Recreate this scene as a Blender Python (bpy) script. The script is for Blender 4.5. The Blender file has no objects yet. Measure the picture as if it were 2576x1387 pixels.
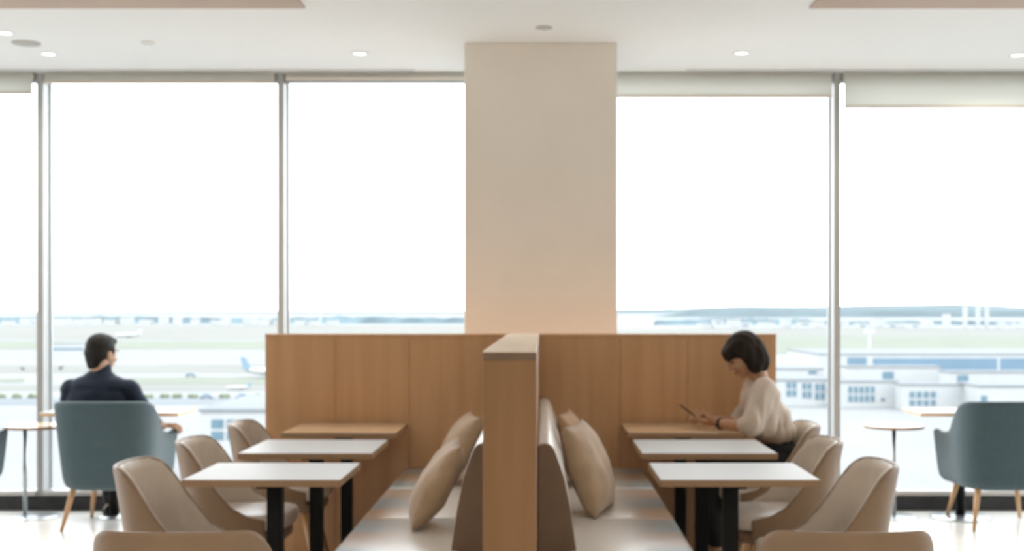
import bpy, bmesh, math, random
from mathutils import Vector, Matrix, noise
random.seed(7)
R = math.radians
K = 3.2                      # metres per 1000 px of focal length
F = 3200.0                   # focal length in pixels of the 2576 wide frame
CX, CY, CAMZ = 1366.0, 778.0, 1.4
H0 = 3.05                    # ceiling height
COL = bpy.context.scene.collection

def PT(px, py, Y):
    return Vector(((px-CX)/F*Y, Y, CAMZ-(py-CY)/F*Y))
def YZ(py, z):               # distance at which height z shows at row py
    return (CAMZ-z)*F/(py-CY)

# ------------------------------------------------------------------ materials
def newmat(name):
    m = bpy.data.materials.new(name); m.use_nodes = True
    nt = m.node_tree
    return m, nt, nt.nodes['Principled BSDF']
def simple(name, col, rough=0.6, metal=0.0, var=0.0, scale=20, bump=0.0, bscale=200, spec=0.5, stretch=(1,1,1), coat=0.0, col2=None, sheen=0.0):
    m, nt, b = newmat(name)
    b.inputs['Base Color'].default_value = (*col, 1)
    b.inputs['Roughness'].default_value = rough
    b.inputs['Metallic'].default_value = metal
    b.inputs['Specular IOR Level'].default_value = spec
    b.inputs['Coat Weight'].default_value = coat
    b.inputs['Coat Roughness'].default_value = 0.15
    b.inputs['Sheen Weight'].default_value = sheen
    tc = nt.nodes.new('ShaderNodeTexCoord'); mp = nt.nodes.new('ShaderNodeMapping')
    mp.inputs['Scale'].default_value = stretch
    nt.links.new(tc.outputs['Object'], mp.inputs['Vector'])
    if var > 0 or col2:
        n = nt.nodes.new('ShaderNodeTexNoise'); n.inputs['Scale'].default_value = scale
        n.inputs['Detail'].default_value = 4
        cr = nt.nodes.new('ShaderNodeValToRGB')
        c2 = col2 or tuple(min(1, c*(1+var)) for c in col)
        c1 = col if col2 else tuple(c*(1-var) for c in col)
        cr.color_ramp.elements[0].color = (*c1, 1); cr.color_ramp.elements[1].color = (*c2, 1)
        cr.color_ramp.elements[0].position = 0.35; cr.color_ramp.elements[1].position = 0.65
        nt.links.new(mp.outputs[0], n.inputs['Vector']); nt.links.new(n.outputs['Fac'], cr.inputs[0])
        nt.links.new(cr.outputs[0], b.inputs['Base Color'])
    if bump > 0:
        n2 = nt.nodes.new('ShaderNodeTexNoise'); n2.inputs['Scale'].default_value = bscale
        bp = nt.nodes.new('ShaderNodeBump'); bp.inputs['Strength'].default_value = bump
        bp.inputs['Distance'].default_value = 0.002
        nt.links.new(mp.outputs[0], n2.inputs['Vector']); nt.links.new(n2.outputs['Fac'], bp.inputs['Height'])
        nt.links.new(bp.outputs[0], b.inputs['Normal'])
    return m
def wood(name, c1, c2, axis='z', rough=0.45, spec=0.5, coat=0.0):
    st = {'z': (14, 14, 0.7), 'x': (0.7, 14, 14), 'y': (14, 0.7, 14)}[axis]
    return simple(name, c1, rough, col2=c2, scale=1.0, stretch=st, spec=spec, bump=0.15, bscale=8, coat=coat)
def emit(name, col, s):
    m, nt, b = newmat(name)
    b.inputs['Base Color'].default_value = (0.8, 0.8, 0.8, 1)
    b.inputs['Emission Color'].default_value = (*col, 1); b.inputs['Emission Strength'].default_value = s
    return m

M = {}
M['ceiling'] = simple('ceiling_paint', (0.81, 0.82, 0.815), 0.8, var=0.015, scale=0.8)
M['column'] = simple('column_paint', (0.85, 0.80, 0.735), 0.75, var=0.02, scale=2)
M['wallp'] = simple('wall_paint', (0.25, 0.22, 0.19), 0.8, var=0.02, scale=1)
M['soffit'] = simple('taupe_panel', (0.48, 0.38, 0.31), 0.7, var=0.03, scale=3)
M['floor'] = simple('pale_floor', (0.80, 0.775, 0.73), 0.28, var=0.04, scale=3, spec=0.4)
M['frame'] = simple('window_metal', (0.42, 0.43, 0.43), 0.4, metal=0.3, var=0.03, scale=5)
M['rail'] = simple('sill_metal', (0.66, 0.64, 0.62), 0.4, metal=0.2, var=0.03, scale=5)
M['black'] = simple('black_metal', (0.006, 0.006, 0.007), 0.6, var=0.1, scale=30, spec=0.25)
M['plinth'] = simple('dark_plinth', (0.02, 0.02, 0.022), 0.5, var=0.2, scale=10)
M['blind'] = simple('blind_fabric', (0.86, 0.86, 0.83), 0.9, var=0.02, scale=300)
_b = M['blind'].node_tree; _t = _b.nodes.new('ShaderNodeBsdfTranslucent'); _t.inputs[0].default_value = (0.8, 0.8, 0.76, 1)
_m = _b.nodes.new('ShaderNodeMixShader'); _m.inputs[0].default_value = 0.6
_b.links.new(_b.nodes['Principled BSDF'].outputs[0], _m.inputs[1]); _b.links.new(_t.outputs[0], _m.inputs[2]); _b.links.new(_m.outputs[0], _b.nodes['Material Output'].inputs[0])
M['blindbar'] = simple('blind_bar', (0.72, 0.66, 0.59), 0.5, var=0.02, scale=10)
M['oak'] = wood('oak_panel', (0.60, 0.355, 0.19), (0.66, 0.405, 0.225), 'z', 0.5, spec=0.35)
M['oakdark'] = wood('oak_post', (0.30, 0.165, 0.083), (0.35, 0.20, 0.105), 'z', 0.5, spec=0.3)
M['oakcap'] = wood('oak_cap', (0.80, 0.70, 0.58), (0.86, 0.76, 0.63), 'y', 0.25)
M['tabletop'] = wood('table_veneer', (0.78, 0.56, 0.36), (0.84, 0.62, 0.41), 'x', 0.25, spec=0.6, coat=0.4)
M['tableedge'] = wood('table_edge', (0.30, 0.185, 0.105), (0.35, 0.22, 0.13), 'x', 0.5)
M['legwood'] = wood('chair_leg_oak', (0.52, 0.31, 0.15), (0.62, 0.38, 0.19), 'z', 0.4)
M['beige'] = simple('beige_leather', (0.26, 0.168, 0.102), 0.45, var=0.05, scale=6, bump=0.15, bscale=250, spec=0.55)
M['lining'] = simple('cream_lining', (0.68, 0.60, 0.52), 0.5, var=0.04, scale=8, bump=0.15, bscale=250, spec=0.5)
M['laminate'] = simple('white_laminate', (0.50, 0.51, 0.515), 0.45, var=0.01, scale=10, spec=0.3)  # sky reflection on the tabletops, painted in as a white base colour
M['beigeseat'] = simple('seat_pad_leather', (0.64, 0.59, 0.54), 0.33, var=0.04, scale=8, bump=0.15, bscale=250, spec=0.6)
M['blue'] = simple('blue_fabric', (0.045, 0.085, 0.105), 0.65, var=0.06, scale=40, bump=0.3, bscale=500, sheen=0.2)
M['leather'] = simple('bench_leather', (0.68, 0.63, 0.57), 0.3, var=0.04, scale=7, bump=0.12, bscale=120, spec=0.6)
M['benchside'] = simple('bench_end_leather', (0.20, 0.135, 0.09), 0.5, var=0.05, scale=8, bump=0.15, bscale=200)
M['pillow'] = simple('tan_cushion_fabric', (0.44, 0.31, 0.20), 0.8, var=0.06, scale=12, bump=0.3, bscale=400, sheen=0.3)
M['pillow2'] = simple('rust_cushion_fabric', (0.46, 0.28, 0.15), 0.8, var=0.06, scale=12, bump=0.3, bscale=400, sheen=0.3)
M['chrome'] = simple('brushed_steel', (0.45, 0.47, 0.48), 0.3, metal=0.9, var=0.04, scale=20)
M['skin'] = simple('skin', (0.50, 0.29, 0.18), 0.5, var=0.05, scale=15)
M['skinm'] = simple('skin_tan', (0.52, 0.33, 0.23), 0.5, var=0.05, scale=15)
M['hair'] = simple('black_hair', (0.010, 0.009, 0.008), 0.6, spec=0.25, var=0.3, scale=40, stretch=(8, 8, 1), bump=0.6, bscale=40)
M['hairw'] = simple('dark_brown_hair', (0.010, 0.008, 0.006), 0.6, spec=0.2, col2=(0.03, 0.018, 0.012), scale=6, stretch=(8, 8, 1), bump=0.7, bscale=30)
M['navy'] = simple('navy_wool', (0.008, 0.017, 0.036), 0.8, var=0.15, scale=10, bump=0.3, bscale=300, sheen=0.1, spec=0.3)
M['blouse'] = simple('cream_blouse', (0.62, 0.53, 0.45), 0.7, var=0.03, scale=10, bump=0.2, bscale=200)
M['trouser'] = simple('black_trousers', (0.008, 0.009, 0.011), 0.8, var=0.2, scale=10)
M['shoe'] = simple('tan_shoe', (0.30, 0.16, 0.08), 0.4, var=0.1, scale=20)
M['bshoe'] = simple('black_shoe', (0.02, 0.02, 0.02), 0.3, var=0.1, scale=20)
M['phone'] = simple('phone_glass', (0.03, 0.03, 0.035), 0.2, var=0.05, scale=20)
M['eye'] = simple('eye_dark', (0.03, 0.02, 0.015), 0.2, var=0.05, scale=20)
M['lip'] = simple('lip_rose', (0.40, 0.16, 0.12), 0.4, var=0.05, scale=20)
M['grey'] = simple('grey_grille', (0.50, 0.49, 0.47), 0.7, var=0.1, scale=100)
M['white'] = simple('white_plastic', (0.85, 0.85, 0.84), 0.5, var=0.01, scale=10)
M['slot'] = simple('slot_diffuser', (0.42, 0.45, 0.47), 0.6, var=0.05, scale=20)
M['lamp'] = emit('lamp_lens', (1.0, 0.96, 0.9), 3.0)
# outdoors
M['apron'] = simple('pale_concrete', (0.200, 0.201, 0.203), 0.9, spec=0.05, var=0.04, scale=0.02)
M['runway'] = simple('runway_concrete', (0.188, 0.188, 0.186), 0.9, spec=0.05, var=0.04, scale=0.02)
M['road'] = simple('service_road_asphalt', (0.148, 0.158, 0.167), 0.9, spec=0.05, var=0.04, scale=0.05)
M['drygrass'] = simple('dry_grass', (0.163, 0.160, 0.148), 0.95, spec=0.05, var=0.05, scale=0.02)
M['grass'] = simple('green_grass', (0.151, 0.159, 0.131), 0.95, spec=0.05, var=0.06, scale=0.03)
M['bwall'] = simple('white_cladding', (0.33, 0.34, 0.345), 0.7, var=0.03, scale=0.2)
M['broof'] = simple('white_roof', (0.17, 0.18, 0.19), 0.8, spec=0.05, var=0.05, scale=0.1)
M['bglass'] = simple('blue_glazing', (0.08, 0.14, 0.18), 0.4, var=0.15, scale=0.6)
M['bblue'] = simple('blue_cladding', (0.10, 0.165, 0.225), 0.6, var=0.05, scale=0.1)
M['tree'] = simple('distant_trees', (0.085, 0.12, 0.135), 0.95, spec=0.05, var=0.3, scale=0.02)
M['hill'] = simple('wooded_hill', (0.055, 0.08, 0.09), 0.95, spec=0.05, var=0.3, scale=0.003)
M['shrub'] = simple('shrub_leaves', (0.13, 0.15, 0.09), 0.95, spec=0.05, var=0.3, scale=1.0)
M['car'] = simple('car_paint', (0.20, 0.23, 0.27), 0.4, var=0.05, scale=0.5)
M['plane'] = simple('aircraft_paint', (0.36, 0.37, 0.375), 0.35, var=0.02, scale=0.2)
M['planeblue'] = simple('aircraft_blue', (0.14, 0.22, 0.28), 0.35, var=0.02, scale=0.2)

def patterned_leather():
    """bench seat: greige vinyl with muted blue and tan woven patches along the outer edge"""
    m, nt, b = newmat('bench_seat_vinyl')
    b.inputs['Roughness'].default_value = 0.3; b.inputs['Specular IOR Level'].default_value = 0.6
    tc = nt.nodes.new('ShaderNodeTexCoord'); sp = nt.nodes.new('ShaderNodeSeparateXYZ')
    nt.links.new(tc.outputs['Object'], sp.inputs[0])
    def math_(op, a, bb=None, c=None):
        n = nt.nodes.new('ShaderNodeMath'); n.operation = op
        for i, v in enumerate((a, bb, c)):
            if v is None: continue
            if isinstance(v, (int, float)): n.inputs[i].default_value = v
            else: nt.links.new(v, n.inputs[i])
        return n.outputs[0]
    ax = math_('ABSOLUTE', sp.outputs['X'])
    edge = nt.nodes.new('ShaderNodeMapRange'); edge.inputs['From Min'].default_value = 0.46; edge.inputs['From Max'].default_value = 0.60
    nt.links.new(ax, edge.inputs['Value'])
    w = math_('MULTIPLY', math_('ADD', sp.outputs['Y'], 0.05), 2*math.pi/0.62)
    s = math_('SINE', w)
    sr = nt.nodes.new('ShaderNodeMapRange'); sr.inputs['From Min'].default_value = -0.35; sr.inputs['From Max'].default_value = 0.35
    nt.links.new(s, sr.inputs['Value'])
    mix1 = nt.nodes.new('ShaderNodeMix'); mix1.data_type = 'RGBA'
    mix1.inputs['A'].default_value = (0.52, 0.30, 0.15, 1); mix1.inputs['B'].default_value = (0.33, 0.43, 0.50, 1)
    nt.links.new(sr.outputs[0], mix1.inputs['Factor'])
    mix2 = nt.nodes.new('ShaderNodeMix'); mix2.data_type = 'RGBA'
    mix2.inputs['A'].default_value = (0.74, 0.70, 0.65, 1)
    nt.links.new(mix1.outputs['Result'], mix2.inputs['B'])
    nt.links.new(math_('MULTIPLY', edge.outputs[0], 0.6), mix2.inputs['Factor'])
    nt.links.new(mix2.outputs['Result'], b.inputs['Base Color'])
    n2 = nt.nodes.new('ShaderNodeTexNoise'); n2.inputs['Scale'].default_value = 120
    bp = nt.nodes.new('ShaderNodeBump'); bp.inputs['Strength'].default_value = 0.12; bp.inputs['Distance'].default_value = 0.002
    nt.links.new(n2.outputs['Fac'], bp.inputs['Height']); nt.links.new(bp.outputs[0], b.inputs['Normal'])
    return m
M['benchseat'] = patterned_leather()

def glass():
    m = bpy.data.materials.new('clear_glazing'); m.use_nodes = True
    nt = m.node_tree; nt.nodes.clear()
    o = nt.nodes.new('ShaderNodeOutputMaterial'); mx = nt.nodes.new('ShaderNodeMixShader')
    t = nt.nodes.new('ShaderNodeBsdfTransparent'); t.inputs[0].default_value = (0.985, 0.995, 0.995, 1)
    g = nt.nodes.new('ShaderNodeBsdfGlossy'); g.inputs['Roughness'].default_value = 0.02
    fr = nt.nodes.new('ShaderNodeFresnel')
    ge = nt.nodes.new('ShaderNodeNewGeometry'); mr = nt.nodes.new('ShaderNodeMapRange')   # same reflectance on both faces of the thin pane
    mr.inputs['To Min'].default_value = 1.25; mr.inputs['To Max'].default_value = 1/1.25
    nt.links.new(ge.outputs['Backfacing'], mr.inputs['Value']); nt.links.new(mr.outputs[0], fr.inputs[0])
    nt.links.new(fr.outputs[0], mx.inputs[0]); nt.links.new(t.outputs[0], mx.inputs[1]); nt.links.new(g.outputs[0], mx.inputs[2])
    nt.links.new(mx.outputs[0], o.inputs[0])
    return m
M['glass'] = glass()

# ------------------------------------------------------------------ mesh helpers
def tag(o, label=None, cat=None, group=None, kind=None):
    if label: o['label'] = label
    if cat: o['category'] = cat
    if group: o['group'] = group
    if kind: o['kind'] = kind
    return o
def empty(name, loc=(0, 0, 0), rz=0, label=None, cat=None, group=None, kind=None):
    o = bpy.data.objects.new(name, None); COL.objects.link(o)
    o.location = loc; o.rotation_euler = (0, 0, rz); o.empty_display_size = 0.1
    return tag(o, label, cat, group, kind)
def obj(name, bm, m, parent=None, smooth=False, bevel=0, seg=2, sub=0, solid=0, soff=0):
    me = bpy.data.meshes.new(name)
    if isinstance(bm, bmesh.types.BMesh):
        bmesh.ops.recalc_face_normals(bm, faces=bm.faces[:])
        bm.to_mesh(me); bm.free()
    else:
        me.from_pydata(bm[0], [], bm[1]); me.update()
    for mm in (m if isinstance(m, (list, tuple)) else [m]):
        me.materials.append(M[mm] if isinstance(mm, str) else mm)
    if smooth:
        for p in me.polygons: p.use_smooth = True
    o = bpy.data.objects.new(name, me); COL.objects.link(o); o.parent = parent
    if solid:
        md = o.modifiers.new('solid', 'SOLIDIFY'); md.thickness = solid; md.offset = soff
    if bevel:
        md = o.modifiers.new('bevel', 'BEVEL'); md.width = bevel; md.segments = seg; md.limit_method = 'ANGLE'
    if sub:
        md = o.modifiers.new('sub', 'SUBSURF'); md.levels = sub; md.render_levels = sub
    return o
def box(x0, x1, y0, y1, z0, z1, bm=None):
    bm = bm or bmesh.new()
    r = bmesh.ops.create_cube(bm, size=1)
    for v in r['verts']:
        v.co = Vector(((x0+x1)/2+v.co.x*(x1-x0), (y0+y1)/2+v.co.y*(y1-y0), (z0+z1)/2+v.co.z*(z1-z0)))
    return bm
def capsule(bm, p0, p1, r0, r1, n=14, caps=True):
    p0, p1 = Vector(p0), Vector(p1); d = (p1-p0); L = d.length
    q = d.to_track_quat('Z', 'Y').to_matrix() if L > 1e-6 else Matrix.Identity(3)
    rings = []
    if caps:
        for k in range(4): a = R(-80+k*26.6); rings.append((r0*math.sin(a), r0*math.cos(a)))
        for k in range(4): a = R(0+k*26.6); rings.append((L+r1*math.sin(a), r1*math.cos(a)))
    else:
        rings = [(0, r0), (L, r1)]
    vs = []
    for (h, r) in rings:
        vs.append([bm.verts.new(p0+q@Vector((r*math.cos(2*math.pi*i/n), r*math.sin(2*math.pi*i/n), h))) for i in range(n)])
    for a, b in zip(vs, vs[1:]):
        for i in range(n): bm.faces.new((a[i], a[(i+1) % n], b[(i+1) % n], b[i]))
    bm.faces.new(vs[0][::-1]); bm.faces.new(vs[-1])
    return bm
def tcyl(p0, p1, r0, r1, n=20, bm=None):
    return capsule(bm or bmesh.new(), p0, p1, r0, r1, n, caps=False)
def ell(bm, c, r, rot=None):
    res = bmesh.ops.create_icosphere(bm, subdivisions=3, radius=1)
    mt = Matrix.Diagonal(Vector(r)).to_4x4()
    if rot is not None: mt = rot.to_4x4() @ mt
    mt = Matrix.Translation(Vector(c)) @ mt
    bmesh.ops.transform(bm, matrix=mt, verts=res['verts'])
    return bm
def lathe(profile, n=32, bm=None, c=(0, 0)):
    bm = bm or bmesh.new(); rows = []
    for r, z in profile:
        rows.append([bm.verts.new((c[0]+r*math.cos(2*math.pi*i/n), c[1]+r*math.sin(2*math.pi*i/n), z)) for i in range(n)])
    for a, b in zip(rows, rows[1:]):
        for i in range(n): bm.faces.new((a[i], a[(i+1) % n], b[(i+1) % n], b[i]))
    bm.faces.new(rows[0][::-1]); bm.faces.new(rows[-1])
    return bm
def interp(tab, x):
    if x <= tab[0][0]: return tab[0][1]
    for (a, va), (b, vb) in zip(tab, tab[1:]):
        if x <= b:
            t = (x-a)/(b-a); return va+(vb-va)*t
    return tab[-1][1]
def copy_tree(o, parent=None):
    c = o.copy(); COL.objects.link(c)
    if parent is not None: c.parent = parent
    for ch in [x for x in COL.objects if x.parent == o]:
        copy_tree(ch, c)
    return c
def melt(name, bm, m, parent, voxel=0.006, smooth_it=4, fold=None):
    """join overlapping volumes into one continuous skin"""
    me = bpy.data.meshes.new('tmp'); bmesh.ops.recalc_face_normals(bm, faces=bm.faces[:]); bm.to_mesh(me); bm.free()
    t = bpy.data.objects.new('tmp', me); COL.objects.link(t)
    md = t.modifiers.new('r', 'REMESH'); md.mode = 'VOXEL'; md.voxel_size = voxel; md.use_smooth_shade = True
    s = t.modifiers.new('s', 'SMOOTH'); s.factor = 0.5; s.iterations = smooth_it
    dg = bpy.context.evaluated_depsgraph_get(); dg.update()
    out = bpy.data.meshes.new_from_object(t.evaluated_get(dg))
    bpy.data.objects.remove(t); bpy.data.meshes.remove(me)
    if fold:
        ns = [v.normal.copy() for v in out.vertices]
        for v, nrm in zip(out.vertices, ns): v.co += nrm*fold(v.co)
    out.name = name; out.materials.clear(); out.materials.append(M[m])
    for p in out.polygons: p.use_smooth = True
    o = bpy.data.objects.new(name, out); COL.objects.link(o); o.parent = parent
    return o

# ------------------------------------------------------------------ room shell
YW = 2.77*K                  # window plane
XL, XR, YB = -9.0, 9.0, -5.0
def struct(name, bm, m, **k):
    return tag(obj(name, bm, m, **k), kind='structure')
struct('floor', box(XL, XR, YB, YW+0.3, -0.12, 0), 'floor')
struct('ceiling', box(XL, XR, YB, YW+0.3, H0, H0+0.15), 'ceiling')
# the storeys below carry the lounge
struct('wall_lower_storeys', box(XL-0.15, XR+0.15, YB-0.15, YW+0.2, -24.5, -0.13), 'bwall')
struct('wall_left', box(XL-0.15, XL, YB, 4.0, 0, H0), 'wallp')
struct('wall_right', box(XR, XR+0.15, YB, 4.0, 0, H0), 'wallp')
# unseen side glazing, added to let more daylight reach the ceiling
wn = 20
for sx_ in (XL-0.1, XR+0.02):
    ys_ = [4.0+i*(YW+0.3-4.0)/5 for i in range(6)]
    for a_, b_ in zip(ys_, ys_[1:]):
        bm = box(sx_, sx_+0.08, a_, a_+0.05, 0, H0); box(sx_, sx_+0.08, a_+0.05, b_, 0, 0.12, bm); box(sx_, sx_+0.08, a_+0.05, b_, 2.95, H0, bm)
        w = struct('window_%d' % wn, bm, 'frame'); wn += 1
        obj('window_pane', box(sx_+0.03, sx_+0.036, a_+0.05, b_, 0.12, 2.95), 'glass', w)
struct('wall_back', box(XL, XR, YB-0.15, YB, 0, H0), 'wallp')
struct('baseboard_window', box(XL, XR, YW-0.04, YW+0.10, 0, 0.09), 'plinth', bevel=0.004)
# column in front of the window
Yc0 = YZ(108, H0)
struct('wall_column', box((1168-CX)/F*Yc0, (1553-CX)/F*Yc0, Yc0, Yc0+0.75, 0, H0), 'column', bevel=0.006)
# windows: mullion + rails each, pane as a child
mull = [-8.4, -6.75, -5.10, (92-CX)/F*YW, (698-CX)/F*YW, 0.10, (2098-CX)/F*YW, 3.75, 5.6, 7.3]
mw, mdp = 0.045, 0.15
for i, mx in enumerate(mull[:-1]):
    nx = mull[i+1]
    bm = box(mx, mx+mw, YW, YW+mdp, 0.09, H0)
    box(mx+mw, nx, YW, YW+0.10, 0.09, 0.135, bm)
    box(mx+mw, nx, YW+0.03, YW+0.12, 2.99, H0, bm)
    w = struct('window_%d' % (i+1), bm, 'frame', bevel=0.003)
    bm = box(mx+mw, nx, YW-0.015, YW+0.0, 0.10, 0.132)
    obj('window_sill', bm, 'rail', w, bevel=0.003)
    bm = box(mx+mw, mx+mw+0.012, YW+mdp-0.03, YW+mdp, 0.135, 2.99)
    box(nx-0.012, nx, YW+mdp-0.03, YW+mdp, 0.135, 2.99, bm)
    obj('glazing_bead', bm, 'chrome', w)
    obj('window_pane', box(mx+mw, nx, YW+0.085, YW+0.092, 0.135, 2.99), 'glass', w)
bm = box(mull[-1], mull[-1]+mw, YW, YW+mdp, 0, H0)
struct('trim_1', bm, 'frame')
struct('wall_window_left', box(XL, mull[0], YW, YW+0.2, 0, H0), 'wallp')
struct('wall_window_right', box(mull[-1]+mw, XR, YW, YW+0.2, 0, H0), 'wallp')

# roller blinds
def blind(i, pyb, label):
    x0, x1 = mull[i]+mw+0.02, mull[i+1]-0.02
    y = YW-0.03
    zb = CAMZ-(pyb-CY)/F*y
    e = empty('roller_blind', ((x0+x1)/2, y, H0), label=label, cat='blind', group='roller blinds along the window wall')
    hw = (x1-x0)/2
    bm = box(-hw, hw, 0.0, 0.003, zb-H0+0.02, -0.005)
    obj('blind_fabric', bm, 'blind', e)
    obj('bottom_bar', box(-hw, hw, -0.008, 0.010, zb-H0, zb-H0+0.022), 'blindbar', e, bevel=0.003)
    capsule_bm = tcyl((-hw, 0.028, -0.03), (hw, 0.028, -0.03), 0.022, 0.022)
    obj('roller', capsule_bm, 'blindbar', e)
blind(2, 238, 'pale roller blind lowered a hand span at the far left window strip')
blind(3, 211, 'pale roller blind nearly rolled up above the seated man in navy')
blind(4, 201, 'pale roller blind fully rolled up just left of the column')
blind(5, 246, 'pale roller blind partly lowered just right of the column')
blind(6, 273, 'pale roller blind lowered furthest, in the window at the right edge')

# slots in the ceiling
for x0, x1, lab in ((XL+0.5, (1042-CX)/F*YZ(175, H0), 'long grey linear air slot in the ceiling left of the column'),
                    ((1728-CX)/F*YZ(175, H0), XR-0.5, 'long grey linear air slot in the ceiling right of the column')):
    ys = YZ(175.5, H0)
    e = empty('linear_air_vent', ((x0+x1)/2, ys, H0), label=lab, cat='vent', group='linear ceiling slots')
    hw = (x1-x0)/2
    bm = box(-hw, hw, -0.045, -0.03, -0.006, 0); box(-hw, hw, 0.03, 0.045, -0.006, 0, bm)
    obj('slot_frame', bm, 'white', e)
    obj('slot_blade', box(-hw, hw, -0.03, 0.03, -0.003, 0.0), 'slot', e)
# lowered taupe ceiling panels
yp = YZ(22, H0-0.010)
for x0, x1, lab in ((-7.5, (768-CX)/F*yp, 'taupe dropped ceiling panel at the upper left'),
                    ((2035-CX)/F*yp, 7.5, 'taupe dropped ceiling panel at the upper right')):
    o = obj('ceiling_panel', box(x0, x1, yp-2.6, yp, H0-0.010, H0), 'soffit', bevel=0.002)
    tag(o, lab, 'ceiling panel', 'dropped taupe ceiling panels')

# downlights, speaker, detectors
def ceil_at(px, py):
    Y = YZ(py, H0); return ((px-CX)/F*Y, Y, H0)
def downlight(loc, label, power=28):
    e = empty('downlight', loc, label=label, cat='ceiling light', group='round recessed ceiling downlights')
    obj('trim_ring', lathe([(0.043, -0.001), (0.055, -0.001), (0.055, -0.004), (0.042, -0.006), (0.042, -0.001)], 28), 'white', e, smooth=True)
    obj('lens', lathe([(0.0005, -0.003), (0.041, -0.003), (0.041, -0.001), (0.0005, -0.001)], 28), 'lamp', e)
    l = bpy.data.lights.new('downlight_lamp', 'AREA'); l.shape = 'DISK'; l.size = 0.08; l.energy = power
    l.color = (1.0, 0.88, 0.74); l.spread = R(150)
    lo = bpy.data.objects.new('downlight_lamp', l); COL.objects.link(lo); lo.parent = e; lo.location = (0, 0, -0.012)
for px, py, lab in ((12, 82, 'lit round downlight at the upper left edge, beside the round grey speaker'),
                    (122, 135, 'lit round downlight near the window, below and right of the grey speaker'),
                    (905, 134, 'lit round downlight left of the column'),
                    (1865, 133, 'lit round downlight right of the column'),
                    (2560, 138, 'lit round downlight at the far right edge')):
    downlight(ceil_at(px, py), lab, 10)
for x in (-6.0, -2.0, 2.0, 6.0):  # unseen downlights added over and behind the camera as fill light
    for y in (-3.0, 0.2):
        downlight((x, y, H0), 'lit round downlight over the rear of the lounge', 38)
for x in (-7, 6.8):  # two more unseen lamps, added at the sides for fill
    downlight((x, 5.0, H0), 'lit round downlight over the far side aisle', 20)
e = empty('ceiling_speaker', ceil_at(66, 108), label='round grey ceiling speaker at the upper left', cat='speaker')
obj('speaker_rim', lathe([(0.075, -0.001), (0.085, -0.001), (0.085, -0.006), (0.075, -0.008), (0.075, -0.001)], 32), 'grey', e, smooth=True)
obj('speaker_grille', lathe([(0.001, -0.007), (0.075, -0.006), (0.075, -0.001), (0.001, -0.001)], 32), 'grey', e, smooth=True)
e = empty('smoke_detector', ceil_at(372, 107), label='small white dome smoke detector on the ceiling above the left window', cat='smoke detector')
obj('detector_base', lathe([(0.048, 0), (0.048, -0.008), (0.04, -0.012), (0.01, -0.012)], 28), 'white', e, smooth=True)
obj('detector_dome', lathe([(0.034, -0.011), (0.030, -0.020), (0.015, -0.024), (0.001, -0.025)], 28), 'white', e, smooth=True)
e = empty('ceiling_sprinkler', ceil_at(1368, 69), label='small grey unlit disc on the ceiling in front of the column', cat='sprinkler')
obj('cover_plate', lathe([(0.05, -0.001), (0.05, -0.005), (0.04, -0.008), (0.001, -0.009)], 28), 'grey', e, smooth=True)

# ------------------------------------------------------------------ partition and banquettes
YP = 2.272*K
e = empty('wood_partition', (0, YP, 0), label='tall light oak panelled partition behind the banquettes and tables', cat='partition')
xs = [(667-CX)/F*YP, -1.187, -0.765, -0.11, 0.44, 0.826, (1953-CX)/F*YP]
for a, b in zip(xs, xs[1:]):
    obj('panel', box(a+0.001, b-0.001, 0, 0.05, 0.0, 1.236), 'oak', e, bevel=0.002)
obj('cap', box(xs[0], xs[-1], -0.003, 0.055, 1.236, CAMZ-(840-CY)/F*YP), 'oak', e, bevel=0.003)
Y0 = 1.31*K
e = empty('divider_wall', (-0.11, Y0, 0), label='narrow oak clad divider wall with pale top between the two benches', cat='divider')
L = YP-Y0-0.004
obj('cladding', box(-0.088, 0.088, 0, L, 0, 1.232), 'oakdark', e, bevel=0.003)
obj('cap_edge', box(-0.088, 0.088, -0.002, L, 1.232, 1.256), 'benchside', e, bevel=0.002)
obj('top_cap', box(-0.088, 0.088, -0.002, L, 1.256, 1.262), 'oakcap', e, bevel=0.002)
YBK = 1.495*K; YS = 1.44*K
def bench(side, lab):
    e = empty('banquette_bench', (-0.11, YS, 0), label=lab, cat='bench', group='leather banquettes either side of the divider')
    s = side
    prof = [(0.090, 0.42), (0.090, 0.885), (0.098, 0.893), (0.118, 0.896), (0.136, 0.892), (0.150, 0.878), (0.162, 0.85), (0.19, 0.77), (0.215, 0.64), (0.235, 0.50), (0.238, 0.42)]
    def loft(y0, y1, prof, name, m, bev):
        bm = bmesh.new()
        a = [bm.verts.new((s*x, y0, z)) for x, z in prof]; b = [bm.verts.new((s*x, y1, z)) for x, z in prof]
        n = len(prof)
        for i in range(n): bm.faces.new((a[i], a[(i+1) % n], b[(i+1) % n], b[i]))
        bm.faces.new(a); bm.faces.new(b[::-1])
        return obj(name, bm, m, e, smooth=False, bevel=bev, seg=3)
    yb = YBK-YS; ye = YP-YS-0.004
    o = loft(yb+0.012, ye, prof, 'backrest', 'leather', 0.006)
    for p in o.data.polygons: p.use_smooth = len(p.vertices) == 4
    cx, cz = 0.16, 0.65
    prof2 = [(cx+(x-cx)*0.99, cz+(z-cz)*0.985) for x, z in prof]
    loft(yb, yb+0.014, prof2, 'backrest_end', 'benchside', 0.004)
    # seat cushions with a seam
    ysm = YZ(1305, 0.49)-YS
    for a, b in ((0.0, ysm-0.003), (ysm+0.003, ysm+0.93), (ysm+0.936, ye)):
        xa, xb = sorted((s*0.2, s*0.685))
        obj('seat_cushion', box(xa, xb, a, b, 0.40, 0.49), 'benchseat', e, smooth=True, bevel=0.022, seg=4)
    xa, xb = sorted((s*0.092, s*0.645))
    obj('base', box(xa, xb, 0.03, ye, 0, 0.40), 'benchside', e, bevel=0.004)
bench(-1, 'long leather banquette bench left of the divider wall')
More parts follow.
